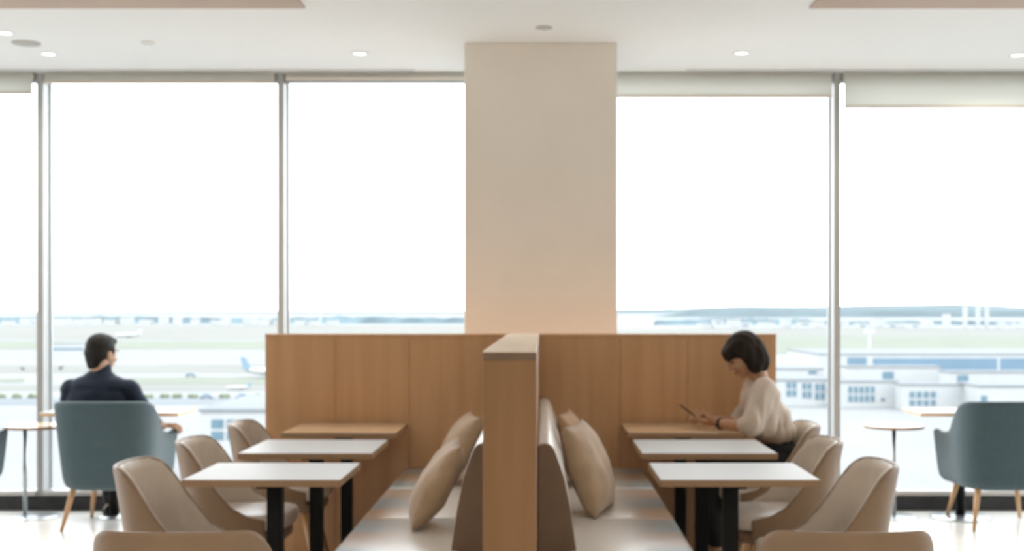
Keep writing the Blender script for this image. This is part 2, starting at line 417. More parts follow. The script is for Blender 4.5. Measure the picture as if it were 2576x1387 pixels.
bench(1, 'long leather banquette bench right of the divider wall')

# cushions
def pillow(name, loc, rot, size, th, m, label, seed=0):
    n = 22; bm = bmesh.new(); vs = {}
    w, h = size
    for sgn in (1, -1):
        for i in range(n+1):
            for j in range(n+1):
                u, v = -1+2*i/n, -1+2*j/n
                if sgn == -1 and (i in (0, n) or j in (0, n)):
                    vs[(sgn, i, j)] = vs[(1, i, j)]; continue
                px = u*w/2*(1-0.07*(1-v*v)); pz = v*h/2*(1-0.07*(1-u*u))
                t = (max(0, (1-abs(u)**2.4)*(1-abs(v)**2.4)))**0.5*th/2
                wr = noise.noise(Vector((u*2.4+seed, v*2.4, sgn*1.3)))*0.012*min(1, t/th*3)
                vs[(sgn, i, j)] = bm.verts.new((px, sgn*(t+wr), pz))
        for i in range(n):
            for j in range(n):
                q = [vs[(sgn, i, j)], vs[(sgn, i+1, j)], vs[(sgn, i+1, j+1)], vs[(sgn, i, j+1)]]
                if sgn == -1: q = q[::-1]
                bm.faces.new(q)
    o = obj(name, bm, m, smooth=True)
    o.location = loc; o.rotation_euler = rot
    return tag(o, label, 'cushion', 'scatter cushions on the banquettes')
# local Y is the thickness axis; turn it towards x, lean against the backrest
pillow('scatter_cushion', (-0.45, 1.68*K, 0.665), (0, 0, 0), (0.38, 0.40), 0.14, 'pillow', 'large tan cushion leaning on the left bench backrest, nearer of its two', 1)
pillow('scatter_cushion', (-0.445, 2.09*K, 0.67), (0, 0, 0), (0.38, 0.40), 0.15, 'pillow', 'pale tan cushion at the far end of the left bench', 5)
pillow('scatter_cushion', (0.205, 1.79*K, 0.685), (0, 0, 0), (0.42, 0.43), 0.17, 'pillow', 'large tan cushion leaning on the right bench backrest, nearer of its two', 9)
pillow('scatter_cushion', (0.17, 2.08*K, 0.675), (0, 0, 0), (0.38, 0.40), 0.13, 'pillow2', 'rust tan cushion half hidden at the far end of the right bench', 13)
LEAN = [(30, 5), (28, 12), (20, -14), (18, -10)]
for o, (ln_, yw_) in zip([x for x in COL.objects if x.name.startswith('scatter_cushion')], LEAN):
    s = -1 if o.location.x < -0.11 else 1
    lean = R(ln_)             # thickness along x, top leaning towards the backrest
    zaxis = Vector((-s*math.sin(lean), 0, math.cos(lean))); yaxis = Vector((s*math.cos(lean), 0, math.sin(lean)))
    xaxis = yaxis.cross(zaxis)
    o.rotation_euler = (Matrix.Rotation(R(yw_), 3, 'Z') @ Matrix((xaxis, yaxis, zaxis)).transposed()).to_euler()

# ------------------------------------------------------------------ dining tables
def dining_table(x0, x1, y0, y1, label, top='laminate'):
    cx, cy = (x0+x1)/2, (y0+y1)/2
    e = empty('dining_table', (cx, cy, 0), label=label, cat='table', group='bistro tables along the benches')
    hw, hd = (x1-x0)/2, (y1-y0)/2
    obj('tabletop', box(-hw+0.002, hw-0.002, -hd+0.002, hd-0.002, 0.728, 0.75), top, e, bevel=0.003)
    obj('edge_band', box(-hw, hw, -hd, hd, 0.722, 0.7485), 'tableedge', e, bevel=0.002)
    obj('pedestal', box(-0.03, 0.03, -0.03, 0.03, 0.012, 0.715), 'black', e, bevel=0.003)
    bm = box(-0.2, 0.2, -0.035, 0.035, 0.706, 0.722); box(-0.035, 0.035, -0.2, 0.2, 0.706, 0.722, bm)
    obj('bracket', bm, 'black', e)
    obj('foot_plate', box(-0.2, 0.2, -0.2, 0.2, 0, 0.012), 'black', e, bevel=0.003)
TY = [(1.512*K, 1.680*K), (1.790*K, 1.98*K), (2.09*K, 2.262*K)]
LT = ['nearest', 'middle', 'farthest']
for i, (a, b) in enumerate(TY):
    x0 = -1.377 if i else -1.380
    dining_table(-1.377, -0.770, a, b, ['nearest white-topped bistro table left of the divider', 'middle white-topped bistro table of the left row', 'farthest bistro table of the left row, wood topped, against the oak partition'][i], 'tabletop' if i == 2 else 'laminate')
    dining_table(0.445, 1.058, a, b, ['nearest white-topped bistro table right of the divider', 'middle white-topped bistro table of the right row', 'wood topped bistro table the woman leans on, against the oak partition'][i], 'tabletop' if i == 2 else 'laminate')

# ------------------------------------------------------------------ chairs
def ushape(rx, ry, fwd, ex, nb=28, na=10, pinch=0.0):
    pts = []
    for i in range(na): t = 1-i/na; pts.append((-rx*(1-pinch*t*t), fwd*t))
    for i in range(nb+1):
        a = math.pi*i/nb
        c, s = math.cos(a), math.sin(a)
        pts.append((-rx*math.copysign(abs(c)**(2/ex), c), -ry*abs(s)**(2/ex)))
    for i in range(1, na+1): t = i/na; pts.append((rx*(1-pinch*t*t), fwd*t))
    return pts
def shell_mesh(path, hfun, zb, zt, scale, lean, nv=12, under=None, crease=0.3):
    """loft a wrap-around seat shell; scale(t) widens with height, lean(t) tips the back"""
    bm = bmesh.new(); rows = []
    ymin = min(p[1] for p in path)
    def put(x, y, z):
        t = max(0, (z-zb)/(zt-zb)); s = scale(t)
        back = max(0, min(1, -y/(-ymin)))
        return (x*s, y*(0.5+0.5*s)-lean(t)*back, z)
    for (zz, sc) in (under or []):
        rows.append([bm.verts.new((x*sc, y*sc, zz)) for x, y in path])
    for j in range(nv+1):
        v = j/nv
        rows.append([bm.verts.new(put(x, y, zb+(hfun(y-ymin, x)-zb)*v)) for x, y in path])
    for a, b in zip(rows, rows[1:]):
        for i in range(len(path)-1): bm.faces.new((a[i], a[i+1], b[i+1], b[i]))
    if under: bm.faces.new(rows[0][::-1])
    return bm
def rounded_slab(hx, y0, y1, z0, z1, ex=4.0, n=40, crown=0.01):
    bm = bmesh.new(); cy = (y0+y1)/2; hy = (y1-y0)/2; rings = []
    for sc, z in ((0.90, z0), (0.985, z0+0.012), (1.0, (z0+z1)/2), (0.985, z1-0.012), (0.93, z1-0.002), (0.6, z1+crown*0.7), (0.2, z1+crown)):
        ring = []
        for i in range(n):
            a = 2*math.pi*i/n; c, s = math.cos(a), math.sin(a)
            ring.append(bm.verts.new((hx*sc*math.copysign(abs(c)**(2/ex), c), cy+hy*sc*math.copysign(abs(s)**(2/ex), s), z)))
        rings.append(ring)
    for a, b in zip(rings, rings[1:]):
        for i in range(n): bm.faces.new((a[i], a[(i+1) % n], b[(i+1) % n], b[i]))
    bm.faces.new(rings[0][::-1]); bm.faces.new(rings[-1])
    return bm

def make_dining_chair():
    e = empty('dining_chair', (0, 0, 0))
    path = ushape(0.262, 0.22, 0.17, 2.7, pinch=0.12)
    tab = [(0, .79), (.045, .787), (.075, .765), (.105, .71), (.145, .625), (.185, .56), (.235, .50), (.31, .455), (.40, .43)]
    bm = shell_mesh(path, lambda yy, x: interp(tab, yy), 0.36, 0.81, lambda t: 0.94+0.10*t**0.8, lambda t: 0.06*t**1.3, under=[(0.325, 0.50), (0.335, 0.78)])
    obj('shell', bm, 'beige', e, smooth=True, solid=0.022, soff=0, sub=2)
    # channel-stitched inner lining, a finger inside the shell
    lp = ushape(0.247, 0.202, 0.165, 2.7, nb=72, na=14, pinch=0.12)
    lp = [(x*(1-0.010*abs(math.sin(i*math.pi/6))), y*(1-0.010*abs(math.sin(i*math.pi/6)))) for i, (x, y) in enumerate(lp)]
    bm = shell_mesh(lp, lambda yy, x: interp(tab, yy+0.018)-0.006, 0.38, 0.81, lambda t: 0.94+0.10*t**0.8, lambda t: 0.06*t**1.3, nv=10)
    obj('lining', bm, 'lining', e, smooth=True, solid=0.014, soff=0)
    obj('seat', rounded_slab(0.232, -0.18, 0.26, 0.375, 0.455), 'beigeseat', e, smooth=True, sub=1)
    obj('seat_base', rounded_slab(0.19, -0.16, 0.235, 0.315, 0.378, crown=0.0), 'beige', e, smooth=True)
    for sx in (-1, 1):
        for sy in (-1, 1):
            obj('leg', tcyl((sx*0.215, sy*0.205+0.01, 0), (sx*0.145, sy*0.13+0.01, 0.33), 0.011, 0.018), 'legwood', e, smooth=True)
    return e
DC = [  # x, y, rotation, label
    (-1.415, 1.60*K, -90, 'beige leather shell chair at the nearest left table, the closest of the left row'),
    (-1.435, 1.885*K, -90, 'beige leather shell chair at the middle left table'),
    (-1.415, 2.165*K, -90, 'beige leather shell chair at the farthest left table, beside the oak partition edge'),
    (1.125, 1.60*K, 90, 'beige leather shell chair at the nearest right table, the closest of the right row'),
    (1.12, 1.885*K, 90, 'beige leather shell chair at the middle right table'),
    (1.20, 2.15*K, 90, 'beige leather shell chair the woman in the cream blouse sits on'),
    (-1.022, 3.76, 0, 'brown-beige chair back cut off by the bottom edge, left of the divider'),
    (0.855, 3.76, 0, 'brown-beige chair back cut off by the bottom edge, right of the divider')]
ch0 = make_dining_chair()
for i, (x, y, a, lab) in enumerate(DC):
    c = ch0 if i == 0 else copy_tree(ch0)
    c.location = (x, y, 0); c.rotation_euler = (0, 0, R(a)); tag(c, lab, 'chair', 'beige shell dining chairs')

def make_armchair():
    e = empty('blue_armchair', (0, 0, 0))
    path = ushape(0.292, 0.24, 0.32, 3.4, pinch=-0.08)
    tab = [(0, .825), (.07, .82), (.12, .80), (.165, .75), (.21, .68), (.26, .625), (.33, .60), (.45, .585), (.56, .60)]
    bm = shell_mesh(path, lambda yy, x: interp(tab, yy), 0.30, 0.82, lambda t: 0.90+0.16*t**0.8, lambda t: 0.07*t**1.2, under=[(0.265, 0.72), (0.275, 0.86)])
    obj('shell', bm, 'blue', e, smooth=True, solid=0.045, soff=0, sub=2)
    obj('seat_cushion', rounded_slab(0.245, -0.19, 0.315, 0.30, 0.43), 'blue', e, smooth=True, sub=1)
    for sx in (-1, 1):
        for sy in (-1, 1):
            obj('leg', tcyl((sx*0.245, sy*0.27+0.03, 0), (sx*0.19, sy*0.19+0.03, 0.285), 0.011, 0.021), 'legwood', e, smooth=True)
    return e
ya = 2.5*K+0.24
AC = [(-2.785, ya, 'blue fabric armchair holding the seated man in navy'),
      (2.955, ya, 'blue fabric armchair at the right edge, empty, back to the camera'),
      (-3.935, ya+0.02, 'blue fabric armchair sliver at the left edge of the frame')]
ac0 = make_armchair()
for i, (x, y, lab) in enumerate(AC):
    c = ac0 if i == 0 else copy_tree(ac0)
    c.location = (x, y, 0); tag(c, lab, 'armchair', 'blue armchairs facing the window')

# side tables and window tables
def side_table(cx, cy, r, z, px, label):
    e = empty('side_table', (cx, cy, 0), label=label, cat='side table', group='small round side tables by the window')
    obj('tabletop', lathe([(0.001, z-0.018), (r-0.006, z-0.018), (r, z-0.010), (r, z-0.003), (r-0.003, z), (0.001, z)], 40), 'tabletop', e, smooth=False)
    obj('edge_band', lathe([(r-0.004, z-0.019), (r+0.001, z-0.019), (r+0.001, z-0.001), (r-0.004, z-0.001), (r-0.004, z-0.019)], 40), 'tableedge', e)
    obj('pole', tcyl((px, 0, 0.01), (px, 0, z-0.018), 0.013, 0.013), 'chrome', e, smooth=True)
    rb = r*0.78
    obj('base', lathe([(0.001, 0), (rb, 0), (rb, 0.006), (rb-0.02, 0.012), (0.02, 0.016), (0.001, 0.016)], 40), 'chrome', e)
side_table((90-CX)/F*8.56, 8.56, 0.20, 0.62, (63-90)/F*8.56, 'small round oak side table left of the seated man')
side_table((2249-CX)/F*8.56, 8.56, 0.195, 0.62, 0, 'small round oak side table left of the right armchair')
def window_table(x0, x1, y0, y1, px, rb, label):
    cx, cy = (x0+x1)/2, (y0+y1)/2; z = 0.722
    e = empty('window_table', (cx, cy, 0), label=label, cat='table', group='square tables against the window')
    hw, hd = (x1-x0)/2, (y1-y0)/2
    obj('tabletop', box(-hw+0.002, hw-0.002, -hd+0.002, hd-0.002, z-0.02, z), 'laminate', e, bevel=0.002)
    obj('edge_band', box(-hw, hw, -hd, hd, z-0.026, z-0.0015), 'tabletop', e, bevel=0.002)
    obj('pedestal', tcyl((px-cx, 0, 0.01), (px-cx, 0, z-0.024), 0.032, 0.032), 'black', e, smooth=True)
    obj('base', lathe([(0.001, 0), (rb, 0), (rb, 0.008), (rb-0.02, 0.016), (0.03, 0.022), (0.001, 0.022)], 40, c=(px-cx, 0)), 'chrome', e)
window_table(-3.30, (448-CX)/F*2.6*K, 2.6*K, 2.735*K, -2.88, 0.10, 'thin topped table in front of the seated man at the window')
window_table((2316-CX)/F*2.6*K, 3.25, 2.6*K, 2.735*K, 2.80, 0.20, 'thin topped table in front of the empty right armchair')

# ------------------------------------------------------------------ people
def frame(f, u):
    f = Vector(f).normalized(); u = Vector(u); u = (u-f*u.dot(f)).normalized(); r = f.cross(u)
    return Matrix((r, f, u)).transposed()       # local x=right, y=forward, z=up
def head(bm, c, A, s=1.0):
    def E(p, r): ell(bm, Vector(c)+A@(Vector(p)*s), [q*s for q in r], A)
    E((0, -0.008, 0.008), (0.075, 0.094, 0.086)); E((0, 0.03, -0.03), (0.066, 0.066, 0.075))
    E((0, 0.042, -0.072), (0.052, 0.048, 0.050)); E((0, 0.066, -0.108), (0.024, 0.022, 0.020))
    E((0, 0.088, 0.008), (0.045, 0.012, 0.012)); E((0, 0.099, -0.028), (0.008, 0.014, 0.028)); E((0, 0.110, -0.047), (0.012, 0.013, 0.010))
    E((0, 0.090, -0.078), (0.024, 0.010, 0.007)); E((0, 0.088, -0.088), (0.021, 0.010, 0.007))
    for sx in (-1, 1):
        E((sx*0.078, -0.008, -0.032), (0.009, 0.020, 0.032)); E((sx*0.035, 0.070, -0.048), (0.022, 0.024, 0.022))
        E((sx*0.012, 0.102, -0.050), (0.008, 0.009, 0.007))
def face_bits(c, A, parent, s=1.0):
    for sx in (-1, 1):
        bm = bmesh.new(); ell(bm, Vector(c)+A@(Vector((sx*0.031, 0.084, -0.018))*s), (0.013*s, 0.008*s, 0.006*s), A)
        obj('eye', bm, 'eye', parent, smooth=True)
        bm = bmesh.new(); ell(bm, Vector(c)+A@(Vector((sx*0.032, 0.094, 0.006))*s), (0.018*s, 0.006*s, 0.004*s), A)
        obj('eyebrow', bm, 'hair', parent, smooth=True)
    bm = bmesh.new(); ell(bm, Vector(c)+A@(Vector((0, 0.098, -0.082))*s), (0.020*s, 0.005*s, 0.006*s), A)
    obj('lips', bm, 'lip', parent, smooth=True)
def hand(bm, w, d, pn, side, curl=(25, 35, 30), spread=4, tcurl=25, s=1.0):
    """w wrist, d direction to the knuckles, pn palm normal (way the palm faces), side = +1 if thumb lies towards d x pn"""
    d = Vector(d).normalized(); pn = Vector(pn); pn = (pn-d*pn.dot(d)).normalized(); t = d.cross(pn)*side
    w = Vector(w); L = 0.092*s
    for k in range(5):
        o = (k-2)*0.0165*s
        capsule(bm, w+t*o*0.6+d*0.008, w+t*o+d*L*(0.98-0.03*abs(k-1.5)), 0.0125*s, 0.0115*s, 10)
    for k, (off, ln) in enumerate(((0.031, 0.072), (0.0105, 0.080), (-0.0105, 0.075), (-0.031, 0.060))):
        p = w+t*off*s+d*L; dd = d.copy(); ax = t*side
        yaw = (1.5-k)*R(spread)
        dd = (dd+t*math.tan(yaw)).normalized(); a = 0
        for j, fr in enumerate((0.45, 0.31, 0.24)):
            a += R(curl[j]*(1+0.12*k))
            v = dd*math.cos(a)+pn*math.sin(a)
            q = p+v*ln*fr*s
            capsule(bm, p, q, (0.0092-0.0008*j)*s, (0.0086-0.0008*j)*s, 10); p = q
    p = w+t*0.024*s+d*0.022*s
    dirs = [(d*0.62+t*0.70+pn*0.25), (d*0.80+t*0.35+pn*0.45), (d*0.85+t*0.05+pn*math.sin(R(tcurl+30)))]
    for v, ln, r0 in zip(dirs, (0.042, 0.032, 0.027), (0.0135, 0.0108, 0.0095)):
        q = p+v.normalized()*ln*s; capsule(bm, p, q, r0*s, r0*0.88*s, 10); p = q

# ---- woman (profile, facing the partition side -x, head bent over a phone)
def build_woman():
    Yw_ = 6.98
    e = empty('person', (1.20, Yw_, 0), label='woman with dark bob in cream blouse using a phone at the far right table', cat='person')
    O = Vector((1.20, Yw_, 0))
    def W(px, py, Y): return PT(px, py, Y)-O
    pitch = R(33)
    fwd = Vector((-math.cos(pitch), -0.10, -math.sin(pitch))); up = Vector((-math.sin(pitch), 0, math.cos(pitch)))
    A = frame(fwd, up); hc = W(1867, 885, Yw_)
    bm = bmesh.new(); head(bm, hc, A, 1.0)
    nb = W(1915, 975, Yw_)
    capsule(bm, hc+A@Vector((0, -0.03, -0.06)), nb, 0.050, 0.055)
    chest, waist, hip = W(1915, 1015, Yw_), W(1945, 1075, Yw_), Vector((1.275, Yw_, 0.56))-O
    ell(bm, chest, (0.085, 0.14, 0.13)); ell(bm, waist, (0.085, 0.12, 0.12)); ell(bm, hip, (0.12, 0.16, 0.11))
    shN, shF = W(1925, 982, 6.81), W(1912, 985, 7.15)
    capsule(bm, shN, shF, 0.055, 0.055)
    elN, elF = W(1890, 1070, 6.70), W(1862, 1066, 7.17)
    wrN, wrF = W(1806, 1066, 6.86), W(1798, 1058, 7.03)
    for a, b, c in ((shN, elN, wrN), (shF, elF, wrF)):
        capsule(bm, a, b, 0.046, 0.037); capsule(bm, b, c, 0.038, 0.024)
    # near (left) hand cradles the phone, far (right) hand taps it
    hand(bm, wrN, (-1, 0.12, 0.10), (0.15, 0.35, 1.0), -1, curl=(28, 40, 35), s=0.96)
    hand(bm, wrF, (-1, -0.22, 0.42), (-0.35, -0.4, -1.0), -1, curl=(30, 38, 30), s=0.96)
    kn = [(0.90, 6.88), (0.93, 7.10)]
    for (kx, ky), hy in zip(kn, (-0.09, 0.09)):
        k = Vector((kx, ky, 0.52))-O; an = Vector((kx+0.04, ky, 0.10))-O
        capsule(bm, hip+Vector((0, hy, -0.02)), k, 0.085, 0.06); capsule(bm, k, an, 0.055, 0.036)
        capsule(bm, an+Vector((0.02, 0, -0.05)), an+Vector((-0.14, 0, -0.07)), 0.036, 0.026)
    tag(melt('body', bm, 'skin', e, 0.0055, 3), 'tan skin of head, arms and hands')
    face_bits(hc, A, e)
    # hair: chin length bob with a fringe
    bm = bmesh.new()
    def E(p, r, tilt=0): ell(bm, hc+A@Vector(p), r, A@Matrix.Rotation(R(tilt), 3, 'X'))
    E((0, -0.014, 0.018), (0.087, 0.103, 0.092))
    E((0, 0.058, 0.030), (0.066, 0.048, 0.050)); E((0, 0.080, 0.016), (0.056, 0.024, 0.030))
    for sx in (-1, 1):
        E((sx*0.070, -0.012, -0.030), (0.026, 0.052, 0.085), 6)
        E((sx*0.066, -0.012, -0.080), (0.026, 0.052, 0.062), 14)
        E((sx*0.055, -0.055, -0.070), (0.036, 0.045, 0.085), 8)
    E((0, -0.082, -0.045), (0.070, 0.040, 0.095), 8)
    E((0, -0.080, -0.085), (0.064, 0.034, 0.060), 10)
    tag(melt('hair', bm, 'hairw', e, 0.006, 5, lambda p: 0.0022*math.sin((p.y*1.4+p.x*0.5)*140)), 'chin length dark brown bob with fringe')
    # blouse
    bm = bmesh.new()
    ell(bm, W(1912, 1010, Yw_), (0.108, 0.155, 0.130)); ell(bm, W(1936, 1060, Yw_), (0.125, 0.150, 0.125)); ell(bm, W(1950, 1086, Yw_), (0.112, 0.148, 0.075))
    capsule(bm, W(1922, 980, 6.83), W(1914, 982, 7.13), 0.066, 0.066)
    capsule(bm, W(1912, 968, Yw_), W(1890, 972, Yw_), 0.058, 0.05)
    for a, b, c, g in ((shN, elN, wrN, 1), (shF, elF, wrF, 0)):
        capsule(bm, a, b, 0.070, 0.066); m_ = b.lerp(c, 0.18); capsule(bm, b, m_, 0.064, 0.048)
        if g: capsule(bm, W(1938, 1000, 6.82), W(1930, 1078, 6.76), 0.060, 0.050); capsule(bm, W(1900, 1060, 6.73), W(1936, 1088, 6.78), 0.045, 0.03)
    def fold(p):
        q = Vector((p.x*15+p.z*6, p.y*13, p.z*3.5)); return 0.0085*noise.noise(q)+0.003*math.sin((p.x*1.0-p.z*0.25)*95+6*noise.noise(p*6))
    tag(melt('blouse', bm, 'blouse', e, 0.008, 5, fold), 'loose cream blouse with three-quarter sleeves')
    # trousers
    bm = bmesh.new()
    ell(bm, hip+Vector((0.0, 0, 0.005)), (0.128, 0.172, 0.118)); ell(bm, hip+Vector((0.02, 0, 0.07)), (0.105, 0.150, 0.07))
    for (kx, ky), hy in zip(kn, (-0.09, 0.09)):
        k = Vector((kx, ky, 0.525))-O; an = Vector((kx+0.04, ky, 0.16))-O
        capsule(bm, hip+Vector((0, hy, -0.02)), k, 0.092, 0.072); capsule(bm, k, an, 0.070, 0.060)
    tag(melt('trousers', bm, 'trouser', e, 0.010, 4), 'black trousers')
    for (kx, ky) in kn:
        bm = bmesh.new(); a = Vector((kx+0.05, ky, 0))-O
        capsule(bm, a+Vector((0.02, 0, 0.035)), a+Vector((-0.16, 0, 0.028)), 0.040, 0.030)
        capsule(bm, a+Vector((0.0, 0, 0.05)), a+Vector((0.0, 0, 0.085)), 0.040, 0.038)
        o = melt('shoe', bm, 'shoe', e, 0.006, 3)
        o['label'] = 'tan leather shoe'
    # watch
    d = (wrN-elN).normalized(); p = elN.lerp(wrN, 0.93)
    o = obj('wristwatch', tcyl(p-d*0.011, p+d*0.011, 0.031, 0.030), 'phone', e, smooth=False, bevel=0.003); o['label'] = 'dark watch on the left wrist'
    # phone, a thing of its own
    a, b = PT(1717, 1024, 6.93), PT(1757, 1055, 6.93)
    c = (a+b)/2; up_ = (a-b).normalized()
    A2 = frame(Vector((0.25, -0.25, 1)).cross(up_).cross(up_)*-1, up_)
    nrm = Vector((0.62, 0, 0.8)); nrm = (nrm-up_*nrm.dot(up_)).normalized()
    A2 = frame(nrm, up_)
    ph = obj('smartphone', box(-0.036, 0.036, -0.004, 0.004, -0.072, 0.072), 'phone', None, bevel=0.004)
    ph.location = c; ph.rotation_euler = A2.to_euler()
    tag(ph, 'dark smartphone held upright in the woman\'s hands', 'phone')
    sc_ = obj('screen', box(-0.033, 0.033, 0.0041, 0.0045, -0.068, 0.068), 'eye', ph)
build_woman()

# ---- man seen from behind
def build_man():
    Ym = 8.22
    O = Vector((-2.83, Ym, 0))
    e = empty('person', O, label='man with short black hair in navy jacket seated with his back turned', cat='person')
    def W(px, py, Y): return PT(px, py, Y)-O
    A = frame((0.40, 0.90, -0.10), (0.04, 0, 1)); hc = W(256, 882, Ym+0.02)
    bm = bmesh.new(); head(bm, hc, A, 1.05)
    capsule(bm, hc+Vector((-0.01, -0.03, -0.05)), W(252, 952, Ym-0.01), 0.058, 0.062)
    chest, waist, hip = W(250, 1000, Ym), W(250, 1080, Ym-0.02), Vector((-2.80, Ym-0.06, 0.50))-O
    ell(bm, chest, (0.18, 0.11, 0.17)); ell(bm, waist, (0.15, 0.11, 0.17)); ell(bm, hip, (0.17, 0.14, 0.10))
    shL, shR = W(180, 985, Ym), W(328, 985, Ym)
    capsule(bm, shL, shR, 0.06, 0.06)
    elR, elL = W(374, 1054, 8.26), W(168, 1066, 8.26)
    wrR, wrL = W(408, 1072, 8.44), W(195, 1075, 8.50)
    for a, b, c in ((shR, elR, wrR), (shL, elL, wrL)):
        capsule(bm, a, b, 0.055, 0.043); capsule(bm, b, c, 0.042, 0.029)
    hand(bm, wrR, (0.55, 0.78, 0.02), (0.1, 0.1, -1), -1, curl=(32, 42, 30), s=1.05)
    hand(bm, wrL, (0.4, 1, -0.1), (0, 0, -1), 1, curl=(20, 30, 25), s=1.05)
    legs = ((-2.93, -0.09), (-2.57, 0.09))
    for kx, hx in legs:
        k = Vector((kx, 8.60, 0.50))-O; an = Vector((kx, 8.62, 0.10))-O
        capsule(bm, hip+Vector((hx, 0.02, -0.0)), k, 0.085, 0.06); capsule(bm, k, an, 0.055, 0.04)
        capsule(bm, an+Vector((0, -0.04, -0.05)), an+Vector((0, 0.12, -0.07)), 0.035, 0.028)
    tag(melt('body', bm, 'skinm', e, 0.0065, 3), 'tan skin of neck, cheek and hand')
    face_bits(hc, A, e, 1.05)
    bm = bmesh.new()
    def E(p, r): ell(bm, hc+A@(Vector(p)*1.05), [q*1.05 for q in r], A)
    E((0, -0.016, 0.022), (0.082, 0.098, 0.086)); E((0, -0.045, -0.018), (0.078, 0.068, 0.068)); E((0, -0.058, -0.058), (0.062, 0.040, 0.045)); E((0, -0.058, -0.090), (0.050, 0.030, 0.035))
    E((0, 0.045, 0.062), (0.062, 0.045, 0.030)); E((0, 0.0, 0.065), (0.07, 0.07, 0.04))
    for sx in (-1, 1): E((sx*0.068, 0.01, 0.0), (0.014, 0.03, 0.038))
    tag(melt('hair', bm, 'hair', e, 0.0065, 4, lambda p: 0.002*noise.noise(p*70)), 'short black hair')
    bm = bmesh.new()
    ell(bm, W(249, 1010, Ym), (0.215, 0.135, 0.185)); ell(bm, W(250, 1090, Ym-0.02), (0.185, 0.135, 0.20)); ell(bm, W(250, 1140, Ym-0.02), (0.18, 0.14, 0.10))
    capsule(bm, W(178, 979, Ym), W(326, 979, Ym), 0.068, 0.068)
    ell(bm, W(250, 972, Ym-0.02), (0.19, 0.10, 0.085)); ell(bm, W(251, 957, Ym-0.015), (0.115, 0.085, 0.075))
    capsule(bm, W(251, 962, Ym-0.01), W(254, 929, Ym+0.0), 0.084, 0.067)
    for a, b, c in ((shR, elR, wrR), (shL, elL, wrL)):
        capsule(bm, a, b, 0.068, 0.055); capsule(bm, b, b.lerp(c, 0.5), 0.055, 0.042)
    tag(melt('jacket', bm, 'navy', e, 0.009, 5, lambda p: 0.006*noise.noise(Vector((p.x*10, p.y*10, p.z*22)))), 'navy jacket with stand-up collar')
    bm = bmesh.new()
    ell(bm, hip, (0.18, 0.15, 0.105))
    for kx, hx in legs:
        k = Vector((kx, 8.60, 0.505))-O; an = Vector((kx, 8.62, 0.12))-O
        capsule(bm, hip+Vector((hx, 0.02, 0)), k, 0.09, 0.072); capsule(bm, k, an, 0.068, 0.055)
    tag(melt('trousers', bm, 'trouser', e, 0.011, 3), 'dark trousers')
    for kx, hx in legs:
        bm = bmesh.new(); a = Vector((kx, 8.62, 0))-O
        capsule(bm, a+Vector((0, -0.05, 0.038)), a+Vector((0, 0.13, 0.030)), 0.040, 0.032)
        melt('shoe', bm, 'bshoe', e, 0.008, 2)
build_man()

# ------------------------------------------------------------------ airfield outside
GZ = -24.6; CH = CAMZ-GZ
def GY(py): return CH*F/(py-CY)
def GX(px, Y): return (px-CX)/F*Y
struct('ground_apron', box(-6000, 6000, -3000, 12000, GZ-1, GZ), 'apron')
def strip(name, m, px0, px1, py0, py1, lab, dz=0.15, rag=0.0):
    ya_, yb_ = GY(py1), GY(py0)
    bm = bmesh.new(); n = 40; lo, hi = [], []
    xa, xb = GX(px0, ya_), GX(px1, ya_); xc, xd = GX(px0, yb_), GX(px1, yb_)
    for i in range(n+1):
        t = i/n; w = rag*noise.noise(Vector((t*7, py0, 0)))
        lo.append(bm.verts.new((xa+(xb-xa)*t, ya_*(1+w*0.3), GZ-0.5+dz))); hi.append(bm.verts.new((xc+(xd-xc)*t, yb_*(1+w), GZ-0.5+dz)))
    for i in range(n): bm.faces.new((lo[i], lo[i+1], hi[i+1], hi[i]))
    r_ = bmesh.ops.extrude_face_region(bm, geom=bm.faces[:])
    for v in r_['geom']:
        if isinstance(v, bmesh.types.BMVert): v.co.z += 0.5
    o = obj(name, bm, m)
    return tag(o, lab, name.split('_')[-1], kind='stuff' if 'grass' in name else 'structure')
strip('ground_field', 'drygrass', -700, 1500, 818, 856, 'pale dry field beyond the left runway', 0.1)
strip('airfield_grass', 'grass', -700, 690, 859, 880, 'long green grass strip beyond the far taxiway on the left', 0.2, 0.02)
strip('road_runway', 'runway', -700, 1100, 884, 905, 'pale runway across the airfield left', 0.1)
strip('ground_infield', 'drygrass', -700, 1100, 918, 940, 'dry infield between runways', 0.1)
strip('airfield_grass', 'grass', 330, 1100, 951, 967, 'green grass strip in front of the parked airliner tail', 0.2, 0.02)
strip('airfield_grass', 'grass', -400, 60, 952, 962, 'short green grass patch at the left edge by the taxiway', 0.2, 0.02)
strip('airfield_grass', 'drygrass', 60, 220, 925, 934, 'thin dry grass streak left of the seated man\'s head', 0.2, 0.03)
strip('ground_verge', 'drygrass', -400, 1100, 969, 984, 'beige verge before the service road', 0.1)
strip('road_service', 'road', -400, 1100, 1002, 1020, 'grey service road', 0.12)
strip('airfield_grass', 'grass', 1500, 3200, 848, 892, 'broad green field on the right behind the blue hangar', 0.2, 0.01)
strip('ground_field_far', 'drygrass', 1500, 3200, 826, 847, 'dry field beyond the broad right field', 0.1)

